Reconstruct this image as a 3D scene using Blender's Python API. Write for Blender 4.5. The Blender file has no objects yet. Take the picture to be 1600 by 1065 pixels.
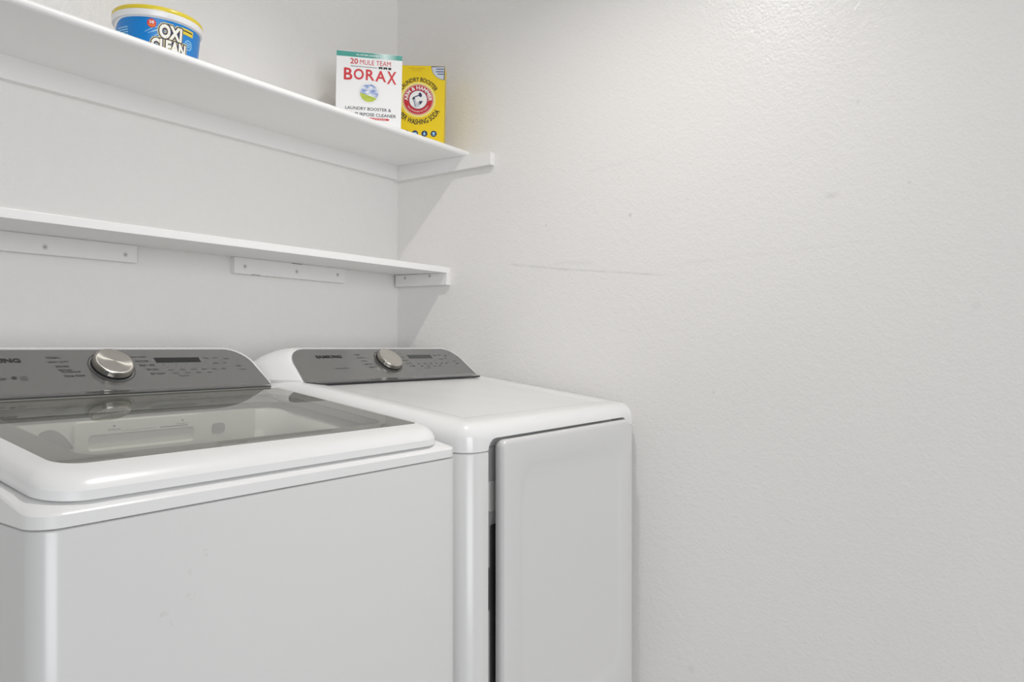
import bpy, bmesh, math
from mathutils import Vector, Matrix

S = bpy.context.scene
COL = S.collection
R = math.radians

# ---------------------------------------------------------------- camera, world, light, exposure
cam_d = bpy.data.cameras.new('camera')
cam = bpy.data.objects.new('camera', cam_d)
COL.objects.link(cam)
cam_d.sensor_fit = 'HORIZONTAL'
cam_d.sensor_width = 36.0
cam_d.lens = 36.0 * 1165.9 / 1600.0
cam_d.shift_y = (543.37 - 532.5) / 1600.0
cam_d.clip_start = 0.02
cam.location = (-1.7736, -1.7394, 1.12)
cam.rotation_euler = (R(90), 0, R(35.7145 - 90))
S.camera = cam

W = bpy.data.worlds.new('world')
S.world = W
W.use_nodes = True
W.node_tree.nodes['Background'].inputs[0].default_value = (0.97, 0.985, 1.0, 1)
W.node_tree.nodes['Background'].inputs[1].default_value = 0.13

# unseen area light added as even fill from the open room side
fill_d = bpy.data.lights.new('front_fill_light', 'AREA')
fill_d.shape = 'RECTANGLE'
fill_d.size, fill_d.size_y = 3.4, 2.3
fill_d.energy = 143.0
fill_d.color = (0.97, 0.985, 1.0)
fill = bpy.data.objects.new('front_fill_light', fill_d)
COL.objects.link(fill)
fill.location = (-3.6, -5.5, 1.45)
fill.rotation_euler = (Vector((-0.4, 0.0, 1.25)) - fill.location).to_track_quat('-Z', 'Y').to_euler()

LAMP_STRENGTH = 800.0
LAMP = (-0.75, -1.02)

S.view_settings.view_transform = 'Standard'
S.view_settings.look = 'None'
S.view_settings.gamma = 1.0
S.view_settings.use_curve_mapping = False
S.view_settings.exposure = 0.0


# ---------------------------------------------------------------- materials
def srgb(r, g, b):
    f = lambda c: (c / 255 / 12.92) if c / 255 <= 0.04045 else ((c / 255 + 0.055) / 1.055) ** 2.4
    return (f(r), f(g), f(b), 1)


def mat(name, col, rough=0.5, metal=0.0, coat=0.0, spec=0.5):
    m = bpy.data.materials.new(name)
    m.use_nodes = True
    b = m.node_tree.nodes['Principled BSDF']
    b.inputs['Base Color'].default_value = col
    b.inputs['Roughness'].default_value = rough
    b.inputs['Metallic'].default_value = metal
    b.inputs['Coat Weight'].default_value = coat
    b.inputs['Specular IOR Level'].default_value = spec
    return m


def N(m, t, **kw):
    n = m.node_tree.nodes.new(t)
    for k, v in kw.items():
        setattr(n, k, v)
    return n


def L(m, a, b):
    m.node_tree.links.new(a, b)


def math_node(m, op, a, b=None, c=None, clamp=False):
    n = N(m, 'ShaderNodeMath', operation=op, use_clamp=clamp)
    for i, v in enumerate((a, b, c)):
        if v is None:
            continue
        if isinstance(v, (int, float)):
            n.inputs[i].default_value = v
        else:
            L(m, v, n.inputs[i])
    return n.outputs[0]


def add_bump(m, scale, strength, dist=0.001, detail=3.0, scale2=None, stretch=None):
    b = m.node_tree.nodes['Principled BSDF']
    geo = N(m, 'ShaderNodeNewGeometry')
    src = geo.outputs['Position']
    if stretch:
        mp = N(m, 'ShaderNodeMapping')
        mp.inputs['Scale'].default_value = stretch
        L(m, src, mp.inputs[0])
        src = mp.outputs[0]
    nz = N(m, 'ShaderNodeTexNoise')
    nz.inputs['Scale'].default_value = scale
    nz.inputs['Detail'].default_value = detail
    nz.inputs['Roughness'].default_value = 0.55
    L(m, src, nz.inputs['Vector'])
    h = nz.outputs[0]
    if scale2:
        n2 = N(m, 'ShaderNodeTexNoise')
        n2.inputs['Scale'].default_value = scale2
        n2.inputs['Detail'].default_value = 2.0
        L(m, src, n2.inputs['Vector'])
        h = math_node(m, 'ADD', h, math_node(m, 'MULTIPLY', n2.outputs[0], 1.2))
    bp = N(m, 'ShaderNodeBump')
    bp.inputs['Strength'].default_value = strength
    bp.inputs['Distance'].default_value = dist
    L(m, h, bp.inputs['Height'])
    L(m, bp.outputs[0], b.inputs['Normal'])
    return geo


WALLC = (0.845, 0.829, 0.815, 1)


def wall_material(name, marks=False):
    m = mat(name, WALLC, rough=0.33)
    geo = add_bump(m, 150, 0.8, 0.0012, 2.0, scale2=55)
    b = m.node_tree.nodes['Principled BSDF']
    # slow uneven patchiness of the paint, scuffs and small dents of the wall itself
    nz = N(m, 'ShaderNodeTexNoise')
    nz.inputs['Scale'].default_value = 1.6
    nz.inputs['Detail'].default_value = 4
    L(m, geo.outputs['Position'], nz.inputs['Vector'])
    dark = math_node(m, 'MULTIPLY', math_node(m, 'SUBTRACT', nz.outputs[0], 0.5), 0.10)
    if marks:
        sep = N(m, 'ShaderNodeSeparateXYZ')
        L(m, geo.outputs['Position'], sep.inputs[0])
        y, z = sep.outputs[1], sep.outputs[2]
        n2 = N(m, 'ShaderNodeTexNoise')
        n2.inputs['Scale'].default_value = 30
        L(m, geo.outputs['Position'], n2.inputs['Vector'])

        def streak(y0, z0, y1, z1, wid, amt):
            dy = y1 - y0
            t = math_node(m, 'DIVIDE', math_node(m, 'SUBTRACT', y, y0), dy)
            zc = math_node(m, 'MULTIPLY_ADD', t, z1 - z0, z0)
            d = math_node(m, 'ABSOLUTE', math_node(m, 'SUBTRACT', z, zc))
            k = math_node(m, 'SUBTRACT', 1.0, math_node(m, 'DIVIDE', d, wid), clamp=True)
            e = math_node(m, 'MULTIPLY', math_node(m, 'MULTIPLY', t, math_node(m, 'SUBTRACT', 1.0, t)), 8.0, clamp=True)
            e = math_node(m, 'MULTIPLY', math_node(m, 'MAXIMUM', e, 0.0), k)
            e = math_node(m, 'MULTIPLY', e, math_node(m, 'MULTIPLY', n2.outputs[0], amt * 2))
            return e

        def spot(y0, z0, r, amt, sy=1.0):
            a = math_node(m, 'MULTIPLY', math_node(m, 'SUBTRACT', y, y0), sy)
            c = math_node(m, 'SUBTRACT', z, z0)
            d = math_node(m, 'SQRT', math_node(m, 'ADD', math_node(m, 'MULTIPLY', a, a), math_node(m, 'MULTIPLY', c, c)))
            k = math_node(m, 'SUBTRACT', 1.0, math_node(m, 'DIVIDE', d, r), clamp=True)
            return math_node(m, 'MULTIPLY', k, amt)
        for e in (streak(-0.44, 1.367, -0.66, 1.337, 0.006, 0.16), streak(-0.62, 1.342, -0.95, 1.305, 0.004, 0.20),
                  streak(-0.60, 1.36, -0.74, 1.352, 0.010, 0.07), streak(-0.95, 1.33, -1.45, 1.355, 0.008, 0.05),
                  streak(-0.70, 1.60, -0.95, 1.62, 0.010, 0.05),
                  spot(-0.847, 1.469, 0.007, 0.35), spot(-0.583, 1.467, 0.005, 0.25), spot(-1.346, 1.461, 0.012, 0.18, 0.6),
                  spot(-1.006, 1.492, 0.005, 0.2), spot(-1.073, 1.012, 0.005, 0.25), spot(-1.015, 0.319, 0.014, 0.13),
                  spot(-1.50, 1.47, 0.006, 0.2), spot(-1.40, 1.66, 0.005, 0.3), spot(-1.62, 1.205, 0.012, 0.10)):
            dark = math_node(m, 'ADD', dark, e)
    mx = N(m, 'ShaderNodeMix', data_type='RGBA')
    mx.inputs['A'].default_value = WALLC
    mx.inputs['B'].default_value = (0.30, 0.29, 0.29, 1)
    L(m, math_node(m, 'MAXIMUM', dark, 0.0), mx.inputs['Factor'])
    L(m, mx.outputs['Result'], b.inputs['Base Color'])
    return m


M = {}
M['wall'] = wall_material('wall_paint')
M['wall_marked'] = wall_material('wall_paint_scuffed', True)
M['ceiling'] = mat('ceiling_paint', (0.82, 0.82, 0.81, 1), 0.8)
add_bump(M['ceiling'], 120, 0.4, 0.001)
M['floor'] = mat('vinyl_floor', (0.64, 0.62, 0.60, 1), 0.4)
add_bump(M['floor'], 40, 0.2, 0.001)
M['shelf'] = mat('shelf_paint', (0.91, 0.905, 0.90, 1), 0.38)
add_bump(M['shelf'], 90, 0.35, 0.0008, 4, stretch=(0.15, 1, 1))
M['cleat'] = mat('cleat_paint', (0.86, 0.85, 0.84, 1), 0.42)
add_bump(M['cleat'], 120, 0.3, 0.0008)
M['screw'] = mat('painted_screw', (0.66, 0.65, 0.63, 1), 0.4)
M['screw_slot'] = mat('screw_slot', (0.2, 0.2, 0.2, 1), 0.6)
M['enamel'] = mat('white_enamel', (0.735, 0.735, 0.735, 1), 0.30, coat=0.2)
M['enamel'].node_tree.nodes['Principled BSDF'].inputs['Coat Roughness'].default_value = 0.16
def smudged_enamel():
    m = M['enamel'].copy()
    m.name = 'white_enamel_smudged'
    b = m.node_tree.nodes['Principled BSDF']
    geo = N(m, 'ShaderNodeNewGeometry')
    sep = N(m, 'ShaderNodeSeparateXYZ')
    L(m, geo.outputs['Position'], sep.inputs[0])
    nz = N(m, 'ShaderNodeTexNoise')
    nz.inputs['Scale'].default_value = 130
    L(m, geo.outputs['Position'], nz.inputs['Vector'])
    tot = None
    for x0, z0, rx, rz in ((-1.231, 0.860, 0.005, 0.012), (-1.250, 0.842, 0.008, 0.007), (-1.252, 0.813, 0.008, 0.008), (-1.290, 0.799, 0.011, 0.008), (-1.275, 0.785, 0.006, 0.005)):
        dx = math_node(m, 'DIVIDE', math_node(m, 'SUBTRACT', sep.outputs[0], x0), rx)
        dz = math_node(m, 'DIVIDE', math_node(m, 'SUBTRACT', sep.outputs[2], z0), rz)
        k = math_node(m, 'SUBTRACT', 1.0, math_node(m, 'ADD', math_node(m, 'MULTIPLY', dx, dx), math_node(m, 'MULTIPLY', dz, dz)), clamp=True)
        tot = k if tot is None else math_node(m, 'ADD', tot, k)
    f = math_node(m, 'MULTIPLY', tot, math_node(m, 'GREATER_THAN', nz.outputs[0], 0.52))
    mx = N(m, 'ShaderNodeMix', data_type='RGBA')
    mx.inputs['A'].default_value = b.inputs['Base Color'].default_value
    mx.inputs['B'].default_value = (0.69, 0.68, 0.675, 1)
    L(m, f, mx.inputs['Factor'])
    L(m, mx.outputs['Result'], b.inputs['Base Color'])
    return m


M['enamel_smudged'] = smudged_enamel()
M['plastic'] = mat('white_plastic', (0.89, 0.89, 0.89, 1), 0.25, coat=0.25)
M['plastic'].node_tree.nodes['Principled BSDF'].inputs['Coat Roughness'].default_value = 0.10
M['inner'] = mat('inner_plastic', (0.80, 0.80, 0.78, 1), 0.4)
M['inner_grey'] = mat('inner_grey_plastic', (0.36, 0.36, 0.38, 1), 0.4)
M['steel'] = mat('drum_steel', (0.55, 0.55, 0.55, 1), 0.3, 1.0)
M['panel'] = mat('grey_panel', (0.255, 0.255, 0.25, 1), 0.14, 0.6, coat=0.3)
M['print'] = mat('dark_print', (0.035, 0.035, 0.035, 1), 0.5)
M['ink_bold'] = mat('black_print', (0.012, 0.012, 0.012, 1), 0.5)
M['print_soft'] = mat('grey_print', (0.10, 0.10, 0.10, 1), 0.5)
M['display'] = mat('display_black', (0.012, 0.013, 0.012, 1), 0.12)
M['display_grey'] = mat('display_grey', (0.045, 0.05, 0.045, 1), 0.18)
M['black'] = mat('black_rubber', (0.015, 0.015, 0.015, 1), 0.6)
M['seal'] = mat('seal_gap_grey', (0.05, 0.05, 0.05, 1), 0.7)  # for the door seal and the painted gap shade under the panels
M['ring'] = mat('dial_ring', (0.09, 0.09, 0.088, 1), 0.35, 0.3)
M['groove'] = mat('dial_groove', (0.30, 0.30, 0.29, 1), 0.3, 0.3)
M['silver'] = mat('silver_mark', (0.75, 0.75, 0.75, 1), 0.25, 0.6)

kn = mat('brushed_nickel', (0.62, 0.595, 0.55, 1), 0.26, 1.0)
kb = kn.node_tree.nodes['Principled BSDF']
kb.inputs['Anisotropic'].default_value = 0.85
tg = N(kn, 'ShaderNodeTangent', direction_type='RADIAL', axis='Z')
L(kn, tg.outputs[0], kb.inputs['Tangent'])
M['knob'] = kn
M['knob_side'] = mat('nickel_side', (0.50, 0.475, 0.43, 1), 0.3, 1.0)


def glass_material(name, tint, body, body_amt):
    m = bpy.data.materials.new(name)
    m.use_nodes = True
    nt = m.node_tree
    nt.nodes.remove(nt.nodes['Principled BSDF'])
    out = nt.nodes['Material Output']
    tr = N(m, 'ShaderNodeBsdfTransparent')
    tr.inputs[0].default_value = tint
    df = N(m, 'ShaderNodeBsdfDiffuse')
    df.inputs[0].default_value = body
    m1 = N(m, 'ShaderNodeMixShader')
    m1.inputs[0].default_value = body_amt
    L(m, tr.outputs[0], m1.inputs[1])
    L(m, df.outputs[0], m1.inputs[2])
    gl = N(m, 'ShaderNodeBsdfGlossy')
    gl.inputs['Color'].default_value = (1, 1, 1, 1)
    gl.inputs['Roughness'].default_value = 0.015
    fr = N(m, 'ShaderNodeFresnel')
    fr.inputs[0].default_value = 1.5
    m2 = N(m, 'ShaderNodeMixShader')
    gm = N(m, 'ShaderNodeNewGeometry')   # reflect only off the upper faces of the pane
    L(m, math_node(m, 'MULTIPLY', fr.outputs[0], math_node(m, 'SUBTRACT', 1.0, gm.outputs['Backfacing'])), m2.inputs[0])
    L(m, m1.outputs[0], m2.inputs[1])
    L(m, gl.outputs[0], m2.inputs[2])
    L(m, m2.outputs[0], out.inputs['Surface'])
    return m


M['glass'] = glass_material('lid_glass', (0.93, 0.93, 0.90, 1), (0.5, 0.5, 0.48, 1), 0.03)
M['glass_print'] = mat('glass_border_print', (0.22, 0.22, 0.215, 1), 0.6)

bm_ = bpy.data.materials.new('bulb_glow')
bm_.use_nodes = True
bb = bm_.node_tree.nodes['Principled BSDF']
bb.inputs['Base Color'].default_value = (1, 1, 1, 1)
bb.inputs['Emission Color'].default_value = (1.0, 0.97, 0.93, 1)
bb.inputs['Emission Strength'].default_value = LAMP_STRENGTH
M['bulb'] = bm_
M['porcelain'] = mat('porcelain', (0.85, 0.85, 0.84, 1), 0.25)

M['card_white'] = mat('white_card', (0.86, 0.86, 0.86, 1), 0.4)
M['card_side'] = mat('white_card_side', (0.80, 0.80, 0.80, 1), 0.45)
M['red'] = mat('red_ink', srgb(206, 42, 54), 0.45)
M['red_dark'] = mat('deep_red_ink', srgb(196, 30, 44), 0.45)
M['ink'] = mat('charcoal_ink', srgb(52, 56, 66), 0.5)
M['ink_black'] = mat('black_ink', srgb(28, 28, 26), 0.5)
M['navy'] = mat('navy_ink', srgb(38, 44, 92), 0.45)
M['navy_soft'] = mat('navy_soft_ink', srgb(70, 78, 120), 0.45)
M['white_ink'] = mat('white_ink', (0.88, 0.88, 0.87, 1), 0.4)
M['cream'] = mat('cream_ink', srgb(240, 226, 150), 0.45)
M['yellow'] = mat('yellow_card', srgb(236, 204, 0), 0.38)
M['yellow_pale'] = mat('pale_yellow_ink', srgb(238, 226, 140), 0.4)
M['gold'] = mat('gold_ink', srgb(196, 150, 20), 0.4)
M['orange'] = mat('orange_ink', srgb(240, 130, 40), 0.45)
M['badge_red'] = mat('badge_red_ink', srgb(224, 60, 40), 0.45)
M['lid_yellow'] = mat('yellow_plastic', srgb(226, 204, 60), 0.25)
M['tub_white'] = mat('tub_white_plastic', (0.84, 0.84, 0.85, 1), 0.28)
M['label_blue'] = mat('blue_label', srgb(24, 128, 206), 0.3)
M['label_light'] = mat('light_blue_ink', srgb(150, 205, 238), 0.35)
M['grey_ink'] = mat('grey_ink', srgb(150, 160, 180), 0.5)
M['skin_grey'] = mat('pale_grey_ink', srgb(198, 206, 216), 0.5)


def teal_material():
    m = mat('teal_ink', srgb(70, 158, 146), 0.35)
    b = m.node_tree.nodes['Principled BSDF']
    tc = N(m, 'ShaderNodeTexCoord')
    sp = N(m, 'ShaderNodeSeparateXYZ')
    L(m, tc.outputs['Object'], sp.inputs[0])
    k = math_node(m, 'SUBTRACT', 1.0, math_node(m, 'DIVIDE', math_node(m, 'ABSOLUTE', math_node(m, 'SUBTRACT', sp.outputs[0], 0.042)), 0.034), clamp=True)
    mx = N(m, 'ShaderNodeMix', data_type='RGBA')
    mx.inputs['A'].default_value = srgb(70, 158, 146)
    mx.inputs['B'].default_value = srgb(214, 236, 232)
    L(m, k, mx.inputs['Factor'])
    L(m, mx.outputs['Result'], b.inputs['Base Color'])
    return m


def picture_material():
    m = mat('landscape_print', (1, 1, 1, 1), 0.45)
    b = m.node_tree.nodes['Principled BSDF']
    tc = N(m, 'ShaderNodeTexCoord')
    sp = N(m, 'ShaderNodeSeparateXYZ')
    L(m, tc.outputs['Object'], sp.inputs[0])
    zc = 0.0992
    mp = N(m, 'ShaderNodeMapping')
    mp.inputs['Scale'].default_value = (40, 40, 95)
    mp.inputs['Location'].default_value = (0.35, 0, 0.2)
    L(m, tc.outputs['Object'], mp.inputs[0])
    nz = N(m, 'ShaderNodeTexNoise')
    nz.inputs['Scale'].default_value = 1.0
    nz.inputs['Detail'].default_value = 3
    L(m, mp.outputs[0], nz.inputs['Vector'])
    cr = N(m, 'ShaderNodeValToRGB')
    cr.color_ramp.elements[0].position = 0.40
    cr.color_ramp.elements[0].color = srgb(98, 132, 196)
    cr.color_ramp.elements[1].position = 0.60
    cr.color_ramp.elements[1].color = srgb(232, 236, 240)
    L(m, nz.outputs[0], cr.inputs[0])
    edge = math_node(m, 'MULTIPLY_ADD', sp.outputs[0], -0.28, zc - 0.007)
    g = math_node(m, 'LESS_THAN', sp.outputs[2], edge)
    gc = N(m, 'ShaderNodeMix', data_type='RGBA')
    gc.inputs['A'].default_value = srgb(206, 212, 70)
    gc.inputs['B'].default_value = srgb(150, 176, 60)
    L(m, nz.outputs[0], gc.inputs['Factor'])
    mx = N(m, 'ShaderNodeMix', data_type='RGBA')
    L(m, g, mx.inputs['Factor'])
    L(m, cr.outputs[0], mx.inputs['A'])
    L(m, gc.outputs['Result'], mx.inputs['B'])
    L(m, mx.outputs['Result'], b.inputs['Base Color'])
    return m


M['teal'] = teal_material()
M['picture'] = picture_material()


# ---------------------------------------------------------------- geometry helpers
def chain_offset(p):
    v = Vector((0, 0, 0))
    while p is not None:
        v += p.location
        p = p.parent
    return v


def obj(name, bm, m, parent=None, smooth=None, local=False, label=None):
    """Link a bmesh as ONE mesh object. Vertices are given in world space and moved
    into the parent's space, unless local is set."""
    if parent is not None and not local:
        bmesh.ops.translate(bm, verts=bm.verts, vec=-chain_offset(parent))
    bmesh.ops.recalc_face_normals(bm, faces=bm.faces)
    me = bpy.data.meshes.new(name)
    bm.to_mesh(me)
    bm.free()
    me.materials.append(m)
    if smooth is not None:
        me.shade_smooth()
        try:
            me.set_sharp_from_angle(angle=R(smooth))
        except Exception:
            pass
    o = bpy.data.objects.new(name, me)
    COL.objects.link(o)
    if parent is not None:
        o.parent = parent
    if label:
        o['label'] = label
    return o


def tag(o, label, cat, group=None):
    o['label'] = label
    o['category'] = cat
    if group:
        o['group'] = group
    return o


def thing(name, label, cat, loc=(0, 0, 0), rz=0.0, group=None):
    o = bpy.data.objects.new(name, None)
    o.empty_display_size = 0.1
    COL.objects.link(o)
    o.location = loc
    o.rotation_euler = (0, 0, rz)
    return tag(o, label, cat, group)


def box_bm(x0, x1, y0, y1, z0, z1, bev=0.0, seg=2, bm=None):
    own = bm is None
    b = bmesh.new()
    bmesh.ops.create_cube(b, size=1.0)
    for v in b.verts:
        v.co = Vector(((x0 + x1) / 2 + v.co.x * (x1 - x0), (y0 + y1) / 2 + v.co.y * (y1 - y0), (z0 + z1) / 2 + v.co.z * (z1 - z0)))
    if bev > 0:
        bmesh.ops.bevel(b, geom=list(b.edges), offset=bev, segments=seg, affect='EDGES', profile=0.5)
    if own:
        return b
    me = bpy.data.meshes.new('tmp')
    b.to_mesh(me)
    b.free()
    bm.from_mesh(me)
    bpy.data.meshes.remove(me)
    return bm


def rrect(x0, x1, y0, y1, r, n=6, m=6):
    """Rounded rectangle, CCW; r = one radius or (x0y0, x1y0, x1y1, x0y1); always 4*(n+1)+4*m points."""
    if not isinstance(r, (tuple, list)):
        r = (r,) * 4
    pts = []
    cs = [(x0, y0, 1, 1, 180), (x1, y0, -1, 1, 270), (x1, y1, -1, -1, 0), (x0, y1, 1, -1, 90)]
    corners = []
    for (cx, cy, sx, sy, a0), rr in zip(cs, r):
        c = (cx + sx * rr, cy + sy * rr)
        corners.append([(c[0] + rr * math.cos(R(a0 + 90 * k / n)), c[1] + rr * math.sin(R(a0 + 90 * k / n))) for k in range(n + 1)])
    for i in range(4):
        pts += corners[i]
        a, b = corners[i][-1], corners[(i + 1) % 4][0]
        for k in range(1, m + 1):
            t = k / (m + 1)
            pts.append((a[0] + (b[0] - a[0]) * t, a[1] + (b[1] - a[1]) * t))
    return pts


def loft(rings, cap0=True, cap1=True, close=False, bm=None):
    bm = bm or bmesh.new()
    vr = [[bm.verts.new(p) for p in ring] for ring in rings]
    n = len(vr[0])
    pairs = list(zip(vr[:-1], vr[1:]))
    if close:
        pairs.append((vr[-1], vr[0]))
    for a, b in pairs:
        for i in range(n):
            j = (i + 1) % n
            bm.faces.new((a[i], a[j], b[j], b[i]))
    if cap0 and not close:
        bm.faces.new(list(reversed(vr[0])))
    if cap1 and not close:
        bm.faces.new(vr[-1])
    return bm


def lathe(profile, n=48, center=(0, 0, 0), bm=None, cap0=True, cap1=True):
    rings = []
    for r, z in profile:
        rings.append([(center[0] + r * math.cos(2 * math.pi * k / n), center[1] + r * math.sin(2 * math.pi * k / n), center[2] + z) for k in range(n)])
    return loft(rings, cap0, cap1, bm=bm)


def lerp2(a, b, t):
    return [(p[0] + (q[0] - p[0]) * t, p[1] + (q[1] - p[1]) * t) for p, q in zip(a, b)]


def xform(bm, mtx):
    bmesh.ops.transform(bm, matrix=mtx, verts=bm.verts)
    return bm


_fc = {}


def text_bm(s, w, h, bold=0.0, strips=0):
    """Flat lettering fitted into a w x h box centred on the origin of the XY plane."""
    key = (s, round(bold, 4))
    if key not in _fc:
        cu = bpy.data.curves.new('txt', 'FONT')
        cu.body = s
        cu.size = 1.0
        cu.offset = bold
        cu.resolution_u = 3
        o = bpy.data.objects.new('txt', cu)
        COL.objects.link(o)
        dg = bpy.context.evaluated_depsgraph_get()
        dg.update()
        me = bpy.data.meshes.new_from_object(o.evaluated_get(dg))
        bpy.data.objects.remove(o)
        bpy.data.curves.remove(cu)
        _fc[key] = me
    bm = bmesh.new()
    bm.from_mesh(_fc[key])
    xs = [v.co.x for v in bm.verts]
    ys = [v.co.y for v in bm.verts]
    x0, x1, y0, y1 = min(xs), max(xs), min(ys), max(ys)
    for v in bm.verts:
        v.co = Vector(((v.co.x - (x0 + x1) / 2) / (x1 - x0) * w, (v.co.y - (y0 + y1) / 2) / (y1 - y0) * h, 0))
    if strips:
        for k in range(1, strips):
            x = -w / 2 + w * k / strips
            bmesh.ops.bisect_plane(bm, geom=list(bm.verts) + list(bm.edges) + list(bm.faces), plane_co=(x, 0, 0), plane_no=(1, 0, 0))
    return bm


def join(dst, src):
    me = bpy.data.meshes.new('tmp')
    src.to_mesh(me)
    src.free()
    dst.from_mesh(me)
    bpy.data.meshes.remove(me)
    return dst


def disc_bm(r, n=40, cx=0, cy=0, r_in=0.0, a0=0.0, a1=360.0):
    bm = bmesh.new()
    full = abs(a1 - a0) >= 360
    cnt = n if full else n + 1
    ang = [R(a0 + (a1 - a0) * k / n) for k in range(cnt)]
    o = [bm.verts.new((cx + r * math.cos(a), cy + r * math.sin(a), 0)) for a in ang]
    if r_in <= 0 and full:
        bm.faces.new(o)
        return bm
    if r_in <= 0:
        c = bm.verts.new((cx, cy, 0))
        for i in range(n):
            bm.faces.new((c, o[i], o[i + 1]))
        return bm
    i_ = [bm.verts.new((cx + r_in * math.cos(a), cy + r_in * math.sin(a), 0)) for a in ang]
    for k in range(n):
        j = (k + 1) % cnt
        bm.faces.new((i_[k], o[k], o[j], i_[j]))
    return bm


def poly_bm(pts):
    bm = bmesh.new()
    bm.faces.new([bm.verts.new((p[0], p[1], 0)) for p in pts])
    return bm


def rect_bm(x0, x1, y0, y1):
    return poly_bm([(x0, y0), (x1, y0), (x1, y1), (x0, y1)])


# ---------------------------------------------------------------- the room
def struct(name, bm, m, label=None):
    o = obj(name, bm, m)
    o['kind'] = 'structure'
    if label:
        o['label'] = label
    return o


XL, YF, ZC = -2.50, -3.00, 2.44
struct('floor', box_bm(XL - 0.1, 0.1, YF - 1.6, 0.1, -0.1, 0.0), M['floor'], 'grey vinyl laundry room floor under the machines')
struct('ceiling', box_bm(XL - 0.1, 0.1, YF, 0.1, ZC, ZC + 0.1), M['ceiling'], 'white laundry room ceiling above the shelves')
struct('wall_back', box_bm(XL - 0.1, 0.1, 0.0, 0.1, 0.0, ZC), M['wall'], 'off-white painted wall behind the shelves and machines')
struct('wall_right', box_bm(0.0, 0.1, YF, 0.0, 0.0, ZC), M['wall_marked'], 'large off-white painted wall with faint scuffs right of the dryer')
struct('wall_left', box_bm(XL - 0.1, XL, -0.60, 0.0, 0.0, ZC), M['wall'], 'off-white wall at the left end of the shelves')

# small ceiling downlight: the one lamp the shadows come from
lamp = thing('ceiling_downlight', 'small round downlight with white trim ring on the ceiling', 'lamp', (LAMP[0], LAMP[1], ZC))
obj('lamp_can', lathe([(0.050, -0.001), (0.050, -0.039), (0.053, -0.041), (0.058, -0.039), (0.060, 0.0)], 40, (LAMP[0], LAMP[1], ZC), cap0=False, cap1=False), M['porcelain'], lamp, smooth=40)
obj('baffle', lathe([(0.0495, -0.038), (0.0495, -0.012), (0.030, -0.010)], 40, (LAMP[0], LAMP[1], ZC), cap0=False, cap1=False), M['black'], lamp, smooth=40)
obj('lens', lathe([(0.034, -0.009), (0.034, -0.013), (0.026, -0.014)], 32, (LAMP[0], LAMP[1], ZC), cap0=False), M['bulb'], lamp)

# ---------------------------------------------------------------- shelves
# upper shelf: bullnosed board resting on cleats
SHY, ST, SB = -0.305, 0.018, 1.7115      # front edge, thickness, underside height at the wall
SLOPE = 0.0279                            # the board hangs a little towards the room
prof = [(0.0, 0.0), (SHY + 0.009, 0.0), (SHY + 0.004, 0.0015), (SHY + 0.001, 0.005), (SHY, 0.009),
        (SHY + 0.001, ST - 0.005), (SHY + 0.004, ST - 0.0015), (SHY + 0.009, ST), (0.0, ST)]


def bow(x):
    """The long board rises a little towards its left end."""
    x = max(x, -1.35)
    return 0.0107 * (x + 0.5) ** 2 if x < -0.5 else 0.0


XS = [XL, -1.35] + [-1.25 + 0.125 * k for k in range(7)] + [-0.0005]
o = obj('wall_shelf', loft([[(x, y, SB + bow(x) + SLOPE * y + z) for y, z in prof] for x in XS]), M['shelf'], smooth=35)


def shelf_top(y):
    return SB + ST + SLOPE * y


def on_shelf(o, x, y, rz):
    """Stand a thing on the tilted board."""
    o.matrix_world = Matrix.Translation((x, y, shelf_top(y) + bow(x) + 0.0002)) @ Matrix.Rotation(math.atan(SLOPE), 4, 'X') @ Matrix.Rotation(rz, 4, 'Z')
    return o


tag(o, 'upper deep white shelf holding the cartons and the blue tub', 'shelf')
# lower shelf: square edged, tilted slightly down at the front
o = obj('wall_shelf', box_bm(XL, -0.0005, -0.2286, 0.0, 0.0, 0.018, 0.0012, 2), M['shelf'])
o.location = (0, 0, 1.3586)
o.rotation_euler = (R(1.65), 0, 0)
tag(o, 'lower narrow empty white shelf just above the machines', 'shelf')


def screw(parent, pos, axis, r=0.0045):
    """Painted-over screw head: dished disc with a dark recess. axis: outward normal ('-y' or '-x')."""
    b = lathe([(r * 1.35, -0.0006), (r * 1.3, 0.0004), (r, 0.0010), (r * 0.75, 0.0008), (r * 0.45, 0.0002)], 16)
    rot = Matrix.Rotation(R(90), 4, 'X') if axis == '-y' else Matrix.Rotation(R(-90), 4, 'Y')
    xform(b, Matrix.Translation(pos) @ rot)
    s = obj('screw', b, M['screw'], parent, smooth=50)
    c = lathe([(r * 0.38, 0.0), (r * 0.36, 0.0009)], 8)
    xform(c, Matrix.Translation(pos) @ rot)
    obj('screw_recess', c, M['screw_slot'], s)


def cleat(x0, x1, y0, y1, z0, z1, label, screws, axis, tilt=0.0, slope_top=False):
    t = thing('shelf_cleat', label, 'cleat', ((x0 + x1) / 2, (y0 + y1) / 2, z0), 0, 'wooden cleats under the shelves')
    bt = box_bm(x0, x1, y0, y1, z0, z1, 0.0008, 1)
    if slope_top:
        for v in bt.verts:
            if v.co.z > (z0 + z1) / 2:
                v.co.z = v.co.z - z1 + SB + SLOPE * v.co.y
        if x1 - x0 > 1:
            bt.free()
            bt = loft([[(x, y0, z0), (x, y1, z0), (x, y1, SB + bow(x) + SLOPE * y1), (x, y0, SB + bow(x) + SLOPE * y0)] for x in XS[:-1] + [x1]])
    obj('batten', bt, M['cleat'], t)
    for s in screws:
        screw(t, s, axis)
    if tilt:
        t.rotation_euler = (tilt, 0, 0)
    return t


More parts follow.
